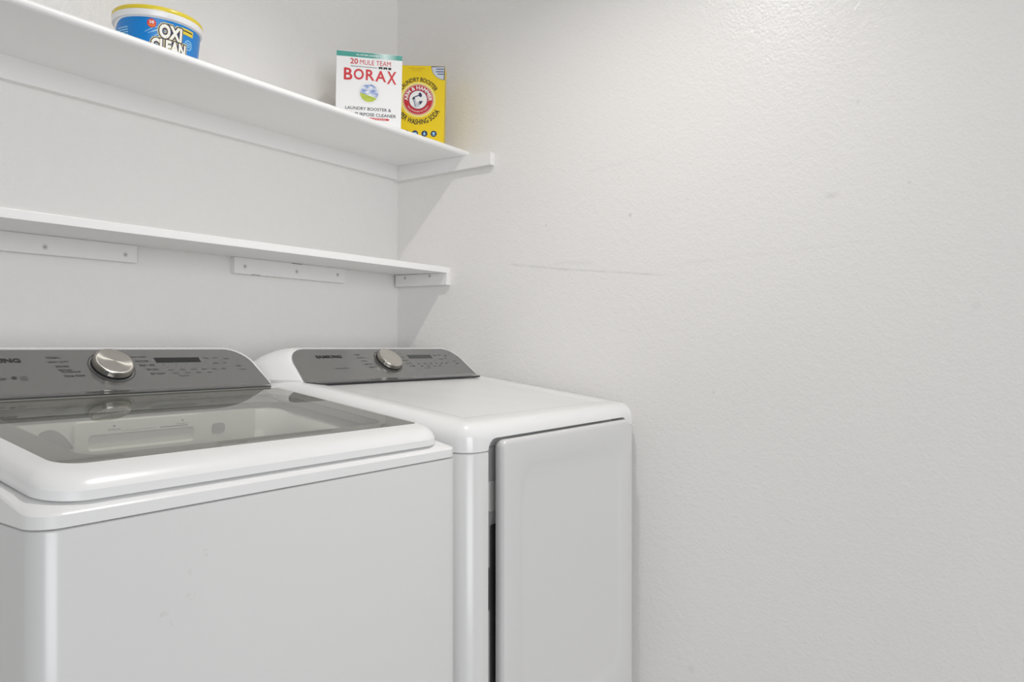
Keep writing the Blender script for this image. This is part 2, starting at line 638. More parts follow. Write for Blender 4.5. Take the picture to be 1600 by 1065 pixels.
TH = 0.019
cleat(XL, -0.0195, -TH, 0.0, 1.667, SB, 'long white batten along the back wall under the upper shelf', [(-1.9, -TH, 1.686)], '-y', 0.0, True)
cleat(-TH, 0.0, -0.400, 0.0, 1.6625, SB, 'white batten on the right wall projecting past the upper shelf end', [], '-x', 0.0, True)
cleat(XL + 0.85, -0.873, -TH, 0.0, 1.3175, 1.3578, 'leftmost white batten under the lower shelf on the back wall',
      [(-1.07, -TH, 1.333), (-0.901, -TH, 1.334), (-1.40, -TH, 1.335)], '-y')
cb = cleat(-0.618, -0.241, -TH, 0.0, 1.3150, 1.3578, 'middle white batten with chipped paint under the lower shelf',
           [(-0.587, -TH, 1.335), (-0.420, -TH, 1.335), (-0.271, -TH, 1.338)], '-y')
obj('paint_chip', box_bm(-0.437, -0.402, -TH - 0.0004, -TH + 0.001, 1.3562, 1.3579), M['screw_slot'], cb, label='dark gap along top edge')
obj('paint_chip', box_bm(-0.567, -0.540, -TH - 0.0004, -TH + 0.001, 1.3148, 1.3160), M['screw_slot'], cb, label='dark chip along bottom edge')
cleat(-TH, 0.0, -0.2285, -0.008, 1.317, 1.3545, 'short white batten on the right wall under the lower shelf end',
      [(-TH, -0.052, 1.344), (-TH, -0.158, 1.3475)], '-x', R(1.2))

# ---------------------------------------------------------------- washer and dryer
SL = 0.129


def LP(y):
    return 0.984 + SL * (y + 0.812)


AF = math.atan2(0.069, 0.080)
LF = math.hypot(0.069, 0.080)
FACE_Y0, FACE_Z0 = -0.365, 1.047


def face_matrix(cx):
    """Maps (u, v, w) of the sloped control face: u to the right, v up the face, w outward."""
    ca, sa = math.cos(AF), math.sin(AF)
    return Matrix(((1, 0, 0, cx), (0, ca, -sa, FACE_Y0), (0, sa, ca, FACE_Z0), (0, 0, 0, 1)))


def face_outline(g=0.0):
    """Panel outline on the face, from bottom left over the top to bottom right; g = growth."""
    hb, ht, top, r = 0.311 + g, 0.297 + g, LF + g, 0.055 + g
    pts = []
    for i in range(6):
        t = i / 6
        v = (top - r) * t
        pts.append((-(hb + (ht - hb) * v / top), v))
    hx = hb + (ht - hb) * (top - r) / top
    for k in range(9):
        a = R(180 - 90 * k / 8)
        pts.append((-hx + r + r * math.cos(a), top - r + r * math.sin(a) * 1.0))
    n = 12
    left = pts[-1][0]
    for k in range(1, n):
        pts.append((left + (-2 * left) * k / n, top))
    pts += [(-u, v) for u, v in reversed(pts[:15])]
    return pts


def build_console(root, cx, kind):
    MF = face_matrix(cx)
    # white housing behind the panel
    base = face_outline(0.0045)
    rings = []
    for su, dy, sz, dz, w in ((1.0, 0.0, 1.0, 0.0, -0.002), (1.004, 0.0, 1.0, 0.0, 0.0), (1.012, 0.004, 1.0, 0.0015, 0), (1.035, 0.026, 1.0, 0.001, 0),
                              (1.062, 0.052, 0.95, 0, 0), (1.078, 0.085, 0.82, 0, 0), (1.083, 0.118, 0.62, 0, 0), (1.078, 0.15, 0.40, 0, 0), (1.07, 0.19, 0.2, 0, 0)):
        ring = []
        for u, v in base:
            p = MF @ Vector((0, v, w))
            z = FACE_Z0 + (p.z - FACE_Z0) * sz + dz * (v / LF)
            ring.append((cx + u * su, p.y + dy, z))
        yb = -0.372 + dy * 1.0
        ring.append((cx + (base[-1][0] - 0.014) * su, yb, 1.000 if dy < 0.1 else 1.02))
        ring.append((cx - (base[-1][0] - 0.014) * su, yb, 1.000 if dy < 0.1 else 1.02))
        rings.append(ring)
    obj('console_housing', loft(rings), M['plastic'], root, smooth=35)
    # grey control panel: sloped face, fold, flatter lip
    bm = bmesh.new()
    out = face_outline(0.0)
    top = [bm.verts.new(MF @ Vector((u, v, 0.0012))) for u, v in out]
    bm.faces.new(top)
    seq = [top]
    n0 = top[0], top[-1]
    # fold and lip strips (left .. right edge pairs)
    lip = [(0.3108, -0.3700, 1.0436), (0.3085, -0.3760, 1.0412), (0.2985, -0.3930, 1.0395), (0.2915, -0.4010, 1.0386), (0.2905, -0.4020, 1.0380), (0.2908, -0.4005, 1.0374), (0.300, -0.3850, 1.0374)]
    prev = n0
    for hw, y, z in lip:
        a = bm.verts.new((cx - hw, y, z + 0.0008))
        b = bm.verts.new((cx + hw, y, z + 0.0008))
        bm.faces.new((prev[0], prev[1], b, a))
        prev = (a, b)
    back = [bm.verts.new(MF @ Vector((u * 0.999, v - 0.0005 if v > 0.01 else v, -0.0015))) for u, v in out]
    for i in range(len(top) - 1):
        bm.faces.new((top[i], back[i], back[i + 1], top[i + 1]))
    panel = obj('control_panel', bm, M['panel'], root, smooth=40)

    obj('gap_shade_strip', box_bm(cx - 0.2895, cx + 0.2895, -0.4036, -0.4000, 1.0373, 1.0402), M['seal'], root, label='dark strip imitating the shaded gap along the foot of the panel')  # dark strip put in for the shade in the gap below the lip

    def on_face(name, bm, m, w=0.0016, smooth=None, label=None):
        xform(bm, MF @ Matrix.Translation((0, 0, w)))
        return obj(name, bm, m, panel, smooth=smooth, label=label)

    def text(s, u, v, w, h, m='print', bold=0.0, name='lettering'):
        b = text_bm(s, w, h, bold)
        bmesh.ops.translate(b, verts=b.verts, vec=(u, v, 0))
        return on_face(name, b, M[m])
    ky, kx = 0.0555, -0.002
    # dial
    on_face('dial_groove', disc_bm(0.0415, 56, kx, ky, 0.0390), M['ring'])
    on_face('dial_plate', disc_bm(0.039, 56, kx, ky), M['groove'], 0.0015)
    b = lathe([(0.0368, 0.0), (0.0368, 0.004), (0.030, 0.004)], 48, (kx, ky, 0.001))
    on_face('dial_skirt', b, M['black'], smooth=40)
    # the dial: brushed cap with its own space so that the brushing runs round its axis
    k = lathe([(0.0345, 0.004), (0.0360, 0.005), (0.0348, 0.0135), (0.0340, 0.0155), (0.0328, 0.0163)], 64, cap1=False)
    kb_ = obj('dial', k, M['knob_side'], panel, smooth=40, local=True)
    wpos = MF @ Vector((kx, ky, 0.0012))
    kb_.matrix_local = Matrix.Translation(wpos - chain_offset(panel)) @ MF.to_3x3().to_4x4()
    c = lathe([(0.0330, 0.0162), (0.0320, 0.0166), (0.0300, 0.0164), (0.020, 0.0162), (0.010, 0.0161), (0.001, 0.0161)], 64)
    obj('dial_cap', c, M['knob'], kb_, smooth=30, local=True)
    ms = M['silver'] if kind == 'dryer' else M['ring']
    a0 = -150 if kind == 'dryer' else -130
    mk = box_bm(0.0340, 0.0372, -0.0023 if kind == 'dryer' else -0.003, 0.0023 if kind == 'dryer' else 0.003, 0.0060, 0.0150)
    xform(mk, Matrix.Rotation(R(a0), 4, 'Z'))
    obj('dial_pointer', mk, ms, kb_, local=True, label='bright pointer mark' if kind == 'dryer' else 'dark pointer mark')
    # maker's name
    text('SAMSUNG', -0.188, 0.0772, 0.080, 0.0115, 'ink_bold', 0.05)
    # display
    db = rect_bm(0.088, 0.183, 0.0660, 0.0805)
    on_face('display', db, M['display'] if kind == 'washer' else M['display_grey'])
    if kind == 'washer':
        b = bmesh.new()
        join(b, text_bm('Inverter', 0.030, 0.007, 0.01))
        bmesh.ops.translate(b, verts=b.verts, vec=(-0.196, 0.0325, 0))
        d = disc_bm(0.0042, 12, -0.170, 0.0335)
        join(b, d)
        on_face('lettering', b, M['print'])
        on_face('panel_icon', rect_bm(-0.1605, -0.1505, 0.0270, 0.0370), M['print_soft'])
        left = [('NORMAL', -0.094, 0.0835, 0.024), ('HEAVY DUTY', -0.089, 0.0720, 0.034), ('BEDDING', -0.086, 0.0600, 0.022),
                ('BEDDING', -0.085, 0.0505, 0.022), ('WATERPROOF', -0.0765, 0.0450, 0.032), ('PERM PRESS', -0.074, 0.0345, 0.034)]
        right = [('QUICK WASH', 0.056, 0.0830, 0.034), ('DELICATES', 0.061, 0.0710, 0.026), ('RINSE + SPIN', 0.066, 0.0590, 0.030),
                 ('SPIN ONLY', 0.073, 0.0465, 0.024), ('SELF CLEAN', 0.077, 0.0345, 0.028)]
        hh = 0.0052
    else:
        on_face('panel_mark', rect_bm(-0.196, -0.152, 0.0330, 0.0356), M['print_soft'])
        left = [('NORMAL', -0.092, 0.0835, 0.021), ('HEAVY DUTY', -0.086, 0.0715, 0.030), ('BEDDING', -0.083, 0.0595, 0.020),
                ('PERM PRESS', -0.079, 0.0475, 0.030), ('TIME DRY', -0.071, 0.0355, 0.026)]
        right = [('QUICK DRY', 0.052, 0.0830, 0.026), ('DELICATES', 0.060, 0.0710, 0.024), ('WRINKLE', 0.066, 0.0590, 0.024),
                 ('AIR FLUFF', 0.070, 0.0465, 0.024), ('STEAM', 0.074, 0.0355, 0.020)]
        hh = 0.0050
    for s, u, v, w in left + right:
        text(s, u, v, w, hh, 'print_soft' if kind == 'dryer' else 'print', 0.005)
    # small touch marks right of and below the display, each a short caption bar
    marks = [(0.200, 0.078, 0.012), (0.222, 0.079, 0.012), (0.246, 0.076, 0.012), (0.214, 0.062, 0.014), (0.236, 0.063, 0.009), (0.264, 0.052, 0.011),
             (0.108, 0.0445, 0.010), (0.133, 0.0445, 0.010), (0.157, 0.0445, 0.012), (0.180, 0.0445, 0.010), (0.203, 0.0445, 0.010), (0.224, 0.0445, 0.010),
             (0.113, 0.0345, 0.012), (0.139, 0.0345, 0.012), (0.163, 0.0345, 0.010), (0.187, 0.0345, 0.010), (0.268, 0.041, 0.016), (0.128, 0.0265, 0.022)]
    for u, v, w in marks:
        on_face('touch_mark', rect_bm(u - w / 2, u + w / 2, v - 0.0013, v + 0.0013), M['print_soft'])
    for u in (0.100, 0.126, 0.150, 0.174):
        on_face('touch_mark', rect_bm(u - 0.002, u + 0.002, 0.0600, 0.0608), M['print_soft'])
    return panel


def foot(root, x, y):
    obj('foot', lathe([(0.022, 0.0), (0.024, 0.003), (0.024, 0.009), (0.010, 0.012), (0.010, 0.024)], 20, (x, y, 0)), M['black'], root, smooth=40)


def sstep(a, b, x):
    t = max(0.0, min(1.0, (x - a) / (b - a)))
    return t * t * (3 - 2 * t)


# ---- washer
WX0, WX1, WYF, WYB = -1.430, -0.727, -0.871, -0.130
WCX = (WX0 + WX1) / 2
washer = thing('washing_machine', 'white top-loading washing machine with glass lid and grey control panel', 'washing machine', (WCX, -0.5, 0))


def foot_ring(x0, x1, yf, yb, r, inset, zf):
    pts = rrect(x0 + inset, x1 - inset, yf + inset, yb - inset, (max(r - inset, 0.002), max(r - inset, 0.002), max(0.015 - inset, 0.002), max(0.015 - inset, 0.002)), 8, 8)
    return [(x, y, zf(y) if callable(zf) else zf) for x, y in pts]


def wr(i, z):
    return foot_ring(WX0, WX1, WYF, WYB, 0.032, i, z)


cab = loft([wr(0.004, 0.020), wr(0.0, 0.024), wr(0.0, 0.9205), wr(0.0006, 0.9220), wr(0.002, 0.9228), wr(0.008, 0.9228), wr(0.012, 0.9238)], True, False)
obj('cabinet', cab, M['enamel_smudged'], washer, smooth=35)


def shoulder(y):
    w = sstep(-0.775, -0.868, y)
    return (LP(max(y, -0.83)) - 0.031) * (1 - w) + 0.9405 * w


cover_out = rrect(WX0 + 0.016, WX1 - 0.016, WYF + 0.016, WYB - 0.016, (0.040, 0.040, 0.01, 0.01), 8, 8)
opening = rrect(-1.345, -0.815, -0.800, -0.450, (0.09, 0.09, 0.06, 0.06), 8, 8)
opening2 = rrect(-1.325, -0.835, -0.785, -0.458, (0.10, 0.10, 0.06, 0.06), 8, 8)
opening3 = rrect(-1.300, -0.860, -0.770, -0.470, (0.10, 0.10, 0.08, 0.08), 8, 8)
cov = loft([wr(0.006, 0.9242), wr(0.001, 0.9242), wr(0.0, 0.9250), wr(0.0, lambda y: shoulder(y) - 0.002), wr(0.002, lambda y: shoulder(y) + 0.0002),
            [(x, y, LP(y) - 0.0315) for x, y in cover_out],
            [(x, y, LP(y) - 0.0315) for x, y in opening],
            [(x, y, LP(y) - 0.0345) for x, y in lerp2(opening, opening2, 0.2)],
            [(x, y, min(0.955, LP(y) - 0.04)) for x, y in opening2],
            [(x, y, 0.905) for x, y in opening2],
            [(x, y, 0.885) for x, y in opening3]], False, False)
obj('top_cover', cov, M['plastic'], washer, smooth=40)
# tub and drum below the opening
obj('drum', lathe([(0.255, 0.0), (0.262, -0.02), (0.262, -0.45), (0.10, -0.50), (0.02, -0.50)], 48, (WCX, -0.605, 0.884), cap0=False), M['steel'], washer, smooth=40)
obj('balance_ring', lathe([(0.262, -0.045), (0.264, 0.0), (0.250, 0.008), (0.236, 0.0), (0.230, -0.045)], 48, (WCX, -0.605, 0.872), cap0=False, cap1=False), M['inner'], washer, smooth=50)
# detergent drawer in the rear wall under the glass
dr = loft([[(x, -0.4620, z) for x, z in rrect(-1.211, -0.991, 0.9425, 1.000, 0.006, 4, 2)],
           [(x, -0.4665, z) for x, z in rrect(-1.211, -0.991, 0.9425, 1.000, 0.006, 4, 2)],
           [(x, -0.4685, z) for x, z in rrect(-1.209, -0.993, 0.9445, 0.998, 0.006, 4, 2)],
           [(x, -0.4685, z) for x, z in rrect(-1.189, -1.003, 0.950, 0.977, 0.006, 4, 2)],
           [(x, -0.4630, z) for x, z in rrect(-1.186, -1.006, 0.954, 0.974, 0.005, 4, 2)]])
drawer = obj('detergent_drawer', dr, M['inner'], washer, smooth=35)
fb = box_bm(-1.300, -0.870, -0.4625, -0.4480, 0.9425, 1.0005)
obj('drawer_surround', fb, M['inner'], washer)


def on_drawer(s, x, z, w, h):
    b = text_bm(s, w, h)
    xform(b, Matrix.Translation((x, -0.4687, z)) @ Matrix.Rotation(R(90), 4, 'X'))
    obj('lettering', b, M['print_soft'], drawer)


on_drawer('Softener', -1.147, 0.984, 0.022, 0.0035)
on_drawer('Detergent', -1.026, 0.984, 0.022, 0.0035)
bl = bmesh.new()
join(bl, rect_bm(-1.135, -1.075, 0.9803, 0.9808))
join(bl, rect_bm(-1.068, -1.016, 0.9798, 0.9812))
join(bl, disc_bm(0.0018, 10, -1.1475, 0.9895))
join(bl, disc_bm(0.0018, 10, -1.026, 0.9895))
xform(bl, Matrix.Translation((0, -0.4687, 0)) @ Matrix.Rotation(R(90), 4, 'X'))
obj('fill_mark', bl, M['print_soft'], drawer)
lw = loft([[(x, -0.4620, z) for x, z in rrect(-0.964, -0.938, 0.9595, 0.9785, 0.007, 5, 0)], [(x, -0.4645, z) for x, z in rrect(-0.964, -0.938, 0.9595, 0.9785, 0.007, 5, 0)]])
obj('sensor_window', lw, M['inner_grey'], washer, label='small grey rounded window beside the drawer')
bc = [(-1.262 + 0.052 * t, 0.9845 - 0.026 * t + 0.017 * math.sin(math.pi * t) ** 0.8) for t in [k / 12 for k in range(13)]] + [(-1.218, 0.955), (-1.240, 0.968)]
bw = loft([[(x, -0.4620, z) for x, z in bc], [(x, -0.4645, z) for x, z in bc]])
obj('bleach_inlet', bw, M['inner_grey'], washer, label='grey leaf-shaped inlet left of the drawer')

# lid: white frame with a glass pane
LO = rrect(-1.4135, -0.7555, -0.862, -0.3990, (0.050, 0.050, 0.012, 0.012), 10, 8)
LG = rrect(-1.3800, -0.7760, -0.8140, -0.4005, (0.034, 0.016, 0.006, 0.006), 10, 8)


def lr(t, dz):
    return [(x, y, LP(y) + dz) for x, y in lerp2(LO, LG, t)]


frame = loft([lr(0.12, -0.0300), lr(0.02, -0.0292), lr(0.0, -0.0280), lr(0.0, -0.0178), lr(0.06, -0.0138), lr(0.13, -0.0106), lr(0.24, -0.0069), lr(0.38, -0.0039), lr(0.56, -0.0017), lr(0.8, -0.0004),
              lr(0.985, 0.0004), lr(1.0, 0.0), lr(1.0, -0.0290)], close=True)
lid = obj('lid', frame, M['plastic'], washer, smooth=32)
LGi = rrect(-1.3795, -0.7765, -0.8135, -0.4010, (0.0335, 0.0155, 0.006, 0.006), 10, 8)
obj('glass_pane', loft([[(x, y, LP(y) - 0.0016) for x, y in LGi], [(x, y, LP(y) - 0.0002) for x, y in LGi]]), M['glass'], lid, label='tinted see-through glass')
LB = rrect(-1.3370, -0.8180, -0.7760, -0.4620, (0.03, 0.03, 0.02, 0.02), 10, 8)
obj('printed_border', loft([[(x, y, LP(y) - 0.0032) for x, y in LGi], [(x, y, LP(y) - 0.0020) for x, y in LGi], [(x, y, LP(y) - 0.0020) for x, y in LB], [(x, y, LP(y) - 0.0032) for x, y in LB]], close=True),
    M['glass_print'], lid, label='grey band printed round the glass')
build_console(washer, WCX, 'washer')
for fx in (WX0 + 0.06, WX1 - 0.06):
    for fy in (WYF + 0.06, WYB - 0.06):
        foot(washer, fx, fy)

# ---- dryer
DX0, DX1, DYF, DYB = -0.7056, -0.0200, -0.8755, -0.130
DCX = (DX0 + DX1) / 2
dryer = thing('clothes_dryer', 'white front-loading clothes dryer standing between the washer and the right wall', 'dryer', (DCX, -0.5, 0))


def dring(i, z):
    return foot_ring(DX0, DX1, DYF, DYB, 0.036, i, z)


def bool_cut(bm, cutter):
    def tmp(b):
        bmesh.ops.recalc_face_normals(b, faces=b.faces)
        me = bpy.data.meshes.new('tmp')
        b.to_mesh(me)
        b.free()
        o = bpy.data.objects.new('tmp', me)
        COL.objects.link(o)
        return o
    a, c = tmp(bm), tmp(cutter)
    md = a.modifiers.new('cut', 'BOOLEAN')
    md.operation = 'DIFFERENCE'
    md.object = c
    md.solver = 'EXACT'
    dg = bpy.context.evaluated_depsgraph_get()
    dg.update()
    me = bpy.data.meshes.new_from_object(a.evaluated_get(dg))
    bpy.data.objects.remove(a)
    bpy.data.objects.remove(c)
    out = bmesh.new()
    out.from_mesh(me)
    bpy.data.meshes.remove(me)
    return out


def door_cutter():
    o1 = rrect(-0.6490, -0.0765, 0.285, 0.9470, 0.024, 8, 2)
    o2 = rrect(-0.6470, -0.0785, 0.287, 0.9455, 0.022, 8, 2)
    return loft([[(x, -0.96, z) for x, z in o1], [(x, -0.874, z) for x, z in o1], [(x, -0.836, z) for x, z in o2]])


cab = loft([dring(0.004, 0.020), dring(0.0, 0.024), dring(0.0, 0.9205), dring(0.0008, 0.9222), dring(0.002, 0.9230)])
obj('cabinet', bool_cut(cab, door_cutter()), M['enamel'], dryer, smooth=35)
FR = 0.030
rings = [dring(0.006, 0.9238), dring(0.001, 0.9243), dring(0.0, 0.9252)]
for k in range(9):
    a = R(90 * k / 8)
    rings.append(dring(FR * (1 - math.cos(a)), lambda y, a=a: LP(y) - FR + FR * math.sin(a) * 1.0))
rings += [dring(0.058, lambda y: LP(y) - 0.0002), dring(0.064, lambda y: LP(y) - 0.0012), dring(0.072, lambda y: LP(y) - 0.0030), dring(0.079, lambda y: LP(y) - 0.0035)]
obj('top_cover', bool_cut(loft(rings), door_cutter()), M['plastic'], dryer, smooth=40)


def dd(i, y, r=0.015):
    rr = max(r - i, 0.004) if i < 0.02 else r
    return [(x, y, z) for x, z in rrect(-0.6200 + i, -0.0840 - i, 0.292 + i, 0.9425 - i, rr, 8, 6)]


dbm = loft([dd(0.018, -0.866), dd(0.004, -0.868), dd(0.001, -0.872), dd(0.0, -0.882), dd(0.0008, -0.8865), dd(0.0028, -0.8900), dd(0.0060, -0.8915), dd(0.010, -0.8920),
            dd(0.050, -0.8918, 0.05), dd(0.056, -0.8908, 0.05), dd(0.066, -0.8888, 0.046), dd(0.072, -0.8884, 0.042)])
door = obj('door', dbm, M['enamel'], dryer, smooth=35)
obj('door_inner', box_bm(-0.570, -0.10, -0.8665, -0.852, 0.32, 0.91, 0.004), M['inner_grey'], door, label='grey inner plate')
lt = loft([[(x, -0.8362, z) for x, z in rrect(-0.6025, -0.578, 0.794, 0.856, 0.008, 5, 0)], [(x, -0.8405, z) for x, z in rrect(-0.6025, -0.578, 0.794, 0.856, 0.008, 5, 0)],
           [(x, -0.8415, z) for x, z in rrect(-0.601, -0.580, 0.796, 0.854, 0.007, 5, 0)]])
obj('latch_plate', lt, M['inner'], dryer, label='pale latch plate in the door recess')
obj('door_seal', box_bm(-0.594, -0.12, -0.8425, -0.8362, 0.30, 0.768, 0.003), M['seal'], dryer, label='dark seal plate in the door recess')
lt = loft([[(x, -0.8362, z) for x, z in rrect(-0.608, -0.5955, 0.597, 0.686, 0.006, 5, 0)], [(x, -0.8372, z) for x, z in rrect(-0.608, -0.5955, 0.597, 0.686, 0.006, 5, 0)]])
obj('hinge_slot', lt, M['black'], dryer, label='black slot in the door recess')
build_console(dryer, DCX, 'dryer')
for fx in (DX0 + 0.06, DX1 - 0.06):
    for fy in (DYF + 0.06, DYB - 0.06):
        foot(dryer, fx, fy)


# ---------------------------------------------------------------- cartons on the upper shelf
def carton(name, label, cx, cy, rz, w, d, h, m, side_m):
    t = on_shelf(thing(name, label, 'box'), cx, cy, rz)
    # local space: front face in the XZ plane at y = 0, x to the right, box behind it
    b = box_bm(-w / 2, w / 2, 0.0, d, 0.0005, h, 0.0012, 2)
    obj('carton', b, m, t, local=True)
    fl = bmesh.new()
    box_bm(-w / 2 + 0.001, w / 2 - 0.001, 0.0006, d * 0.52, h - 0.0002, h + 0.0006, 0, 1, fl)
    obj('top_flap', fl, side_m, t, local=True)
    return t


PRINT_DROP = 0.0


def face_print(t, name, bm, m, lift=0.0003, label=None):
    """Flat print: bmesh in XY becomes XZ on the carton's front."""
    xform(bm, Matrix.Translation((0, -lift, PRINT_DROP)) @ Matrix.Rotation(R(90), 4, 'X'))
    return obj(name, bm, m, t, local=True, label=label)


def ptext(t, s, x, z, w, h, m, bold=0.0, lift=0.0006, shear=0.0):
    b = text_bm(s, w, h, bold)
    for v in b.verts:
        if shear:
            v.co.y += v.co.x * shear
    bmesh.ops.translate(b, verts=b.verts, vec=(x, z, 0))
    return face_print(t, 'lettering', b, m, lift)


BH = 0.2097
bx = carton('laundry_booster_box', 'white carton with red lettering and teal top band on the upper shelf', -0.3317, -0.2137, R(-43.7), 0.1785, 0.065, BH, M['card_white'], M['card_side'])
face_print(bx, 'top_band', rect_bm(-0.0890, 0.0890, BH - 0.0145, BH - 0.0008), M['teal'], label='teal band across the top')
ptext(bx, 'ALL NATURAL BOOSTER', -0.006, BH - 0.0078, 0.060, 0.0048, M['white_ink'], 0.01)
PRINT_DROP = -0.0023
ptext(bx, '20', -0.0415, 0.1860, 0.021, 0.0150, M['red'], 0.020)
ptext(bx, 'MULE TEAM', 0.0160, 0.1850, 0.084, 0.0130, M['red'], 0.0)
# team of mules and wagons in silhouette
b = bmesh.new()
for i in range(10):
    x0 = -0.0500 + i * 0.0072
    join(b, poly_bm([(x0, 0.1642), (x0 + 0.0046, 0.1642), (x0 + 0.0058, 0.1656), (x0 + 0.0050, 0.1662), (x0 + 0.0042, 0.1654), (x0, 0.1655)]))
    join(b, rect_bm(x0, x0 + 0.0008, 0.1628, 0.1644))
    join(b, rect_bm(x0 + 0.0036, x0 + 0.0044, 0.1628, 0.1644))
for x0, w in ((0.0250, 0.0105), (0.0380, 0.0105), (0.0512, 0.008)):
    join(b, rect_bm(x0, x0 + w, 0.1640, 0.1682))
    join(b, disc_bm(0.0022, 12, x0 + 0.002, 0.1640))
    join(b, disc_bm(0.0022, 12, x0 + w - 0.002, 0.1640))
bmesh.ops.translate(b, verts=b.verts, vec=(0, 0.0075, 0))
face_print(bx, 'mule_team_print', b, M['ink_black'], 0.0005, label='black silhouettes of mules and wagons')
# BORAX: letters grow towards the right end
for ch, x, zc, w, h, m in (('B', -0.0570, 0.1500, 0.0230, 0.0330, 'red'), ('O', -0.0285, 0.1510, 0.0275, 0.0300, 'red'), ('R', 0.0025, 0.1510, 0.0240, 0.0295, 'red'),
                        ('A', 0.0310, 0.1500, 0.0295, 0.0300, 'red'), ('X', 0.0610, 0.1480, 0.0260, 0.0350, 'red')):
    ptext(bx, ch, x, zc, w, h, M[m], 0.020)
face_print(bx, 'picture_halo', disc_bm(0.0300, 40, 0.0, 0.1015), M['card_side'], 0.0003)
pic = disc_bm(0.0245, 40, 0.0, 0.1015)
po = face_print(bx, 'landscape_print', pic, M['picture'], 0.0006, label='round picture of green field and cloudy sky')
ptext(bx, 'LAUNDRY BOOSTER &', -0.0010, 0.0580, 0.124, 0.0085, M['ink'], 0.010)
ptext(bx, 'ALL PURPOSE CLEANER', 0.0060, 0.0425, 0.138, 0.0088, M['ink'], 0.010)
pl = poly_bm(rrect(-0.0500, 0.0560, 0.0290, 0.0345, 0.0024, 4, 0))
face_print(bx, 'red_pill', pl, M['red'], 0.0004)
ptext(bx, 'ALL NATURAL MINERAL', 0.003, 0.03175, 0.090, 0.0024, M['white_ink'], 0.0, 0.0007)

PRINT_DROP = 0.0
SW, SH_ = 0.1555, 0.2328
sx = carton('washing_soda_box', 'yellow carton with round red emblem on the upper shelf beside the white carton', -0.1382, -0.2170, R(-54.0), SW, 0.055, SH_, M['yellow'], M['yellow'])
EX, EZ = 0.0000, 0.1325


def arc_text(t, s, radius, a_mid, span, h, m, bold, inside=False, lift=0.0008):
    """Lettering bent round (EX, EZ). inside=False: reads clockwise over the top; True: along the bottom."""
    w = R(span) * radius
    b = text_bm(s, w, h, bold, strips=24)
    for v in b.verts:
        u, q = v.co.x, v.co.y
        if not inside:
            a = R(a_mid) - u / radius
            r = radius + q
        else:
            a = R(a_mid) + u / radius
            r = radius - q
        v.co = Vector((EX + r * math.cos(a), EZ + r * math.sin(a), 0))
    return face_print(t, 'lettering', b, m, lift)


face_print(sx, 'emblem_glow', disc_bm(0.0515, 56, EX, EZ), M['yellow_pale'], 0.0002, label='pale yellow ring round the emblem')
face_print(sx, 'emblem_disc', disc_bm(0.0455, 56, EX, EZ), M['red_dark'], 0.0003, label='round red emblem')
face_print(sx, 'emblem_ring', disc_bm(0.0438, 56, EX, EZ, 0.0428), M['white_ink'], 0.0004)
face_print(sx, 'emblem_ring', disc_bm(0.0275, 48, EX, EZ, 0.0262), M['navy_soft'], 0.0005)
face_print(sx, 'emblem_centre', disc_bm(0.0262, 48, EX, EZ), M['white_ink'], 0.0005, label='white centre of the emblem')
arc_text(sx, 'ARM & HAMMER', 0.0352, 90, 192, 0.0108, M['white_ink'], 0.03)
arc_text(sx, 'THE STANDARD OF PURITY', 0.0352, 270, 118, 0.0042, M['white_ink'], 0.0, True)
arc_text(sx, 'LAUNDRY BOOSTER', 0.0600, 88, 120, 0.0125, M['ink_black'], 0.018)
arc_text(sx, 'SUPER WASHING SODA', 0.0655, 270, 126, 0.0160, M['ink_black'], 0.018, True)
# bent arm holding a hammer
arm = bmesh.new()
join(arm, poly_bm([(-0.0165, 0.003), (-0.0110, 0.006), (-0.0085, 0.002), (-0.0020, -0.0145), (0.0060, -0.0030), (0.0100, -0.0010), (0.0120, -0.0060), (0.0020, -0.0215), (-0.0060, -0.0235), (-0.0100, -0.0160)]))
face_arm = arm
bmesh.ops.translate(arm, verts=arm.verts, vec=(EX, EZ, 0))
face_print(sx, 'arm_print', arm, M['skin_grey'], 0.0007, label='pale bent arm in the emblem')
am = bmesh.new()
join(am, poly_bm([(-0.0180, 0.0015), (-0.0165, 0.0060), (-0.0110, 0.0072), (-0.0085, 0.0030), (-0.0130, 0.0005)]))
join(am, poly_bm([(-0.0150, 0.0050), (-0.0140, 0.0080), (0.0030, 0.0150), (0.0040, 0.0120)]))
join(am, poly_bm([(0.0010, 0.0190), (0.0060, 0.0215), (0.0105, 0.0165), (0.0110, 0.0095), (0.0060, 0.0075), (0.0020, 0.0110)]))
join(am, poly_bm([(0.0030, -0.0045), (0.0150, -0.0040), (0.0170, -0.0020), (0.0120, -0.0070), (0.0085, -0.0125), (0.0050, -0.0150)]))
join(am, poly_bm([(-0.0150, 0.002), (-0.0132, 0.002), (-0.0070, -0.0210), (-0.0090, -0.0210)]))
join(am, poly_bm([(-0.0015, -0.0150), (0.0000, -0.0140), (0.0050, -0.0040), (0.0035, -0.0040)]))
bmesh.ops.translate(am, verts=am.verts, vec=(EX, EZ, 0))
face_print(sx, 'hammer_print', am, M['navy'], 0.0009, label='dark blue hammer and outlines in the emblem')
rm = poly_bm([(-0.0035, -0.0120), (-0.0022, -0.0115), (0.0000, -0.0075), (-0.0012, -0.0080)])
bmesh.ops.translate(rm, verts=rm.verts, vec=(EX, EZ, 0))
face_print(sx, 'sleeve_mark', rm, M['red_dark'], 0.0010)
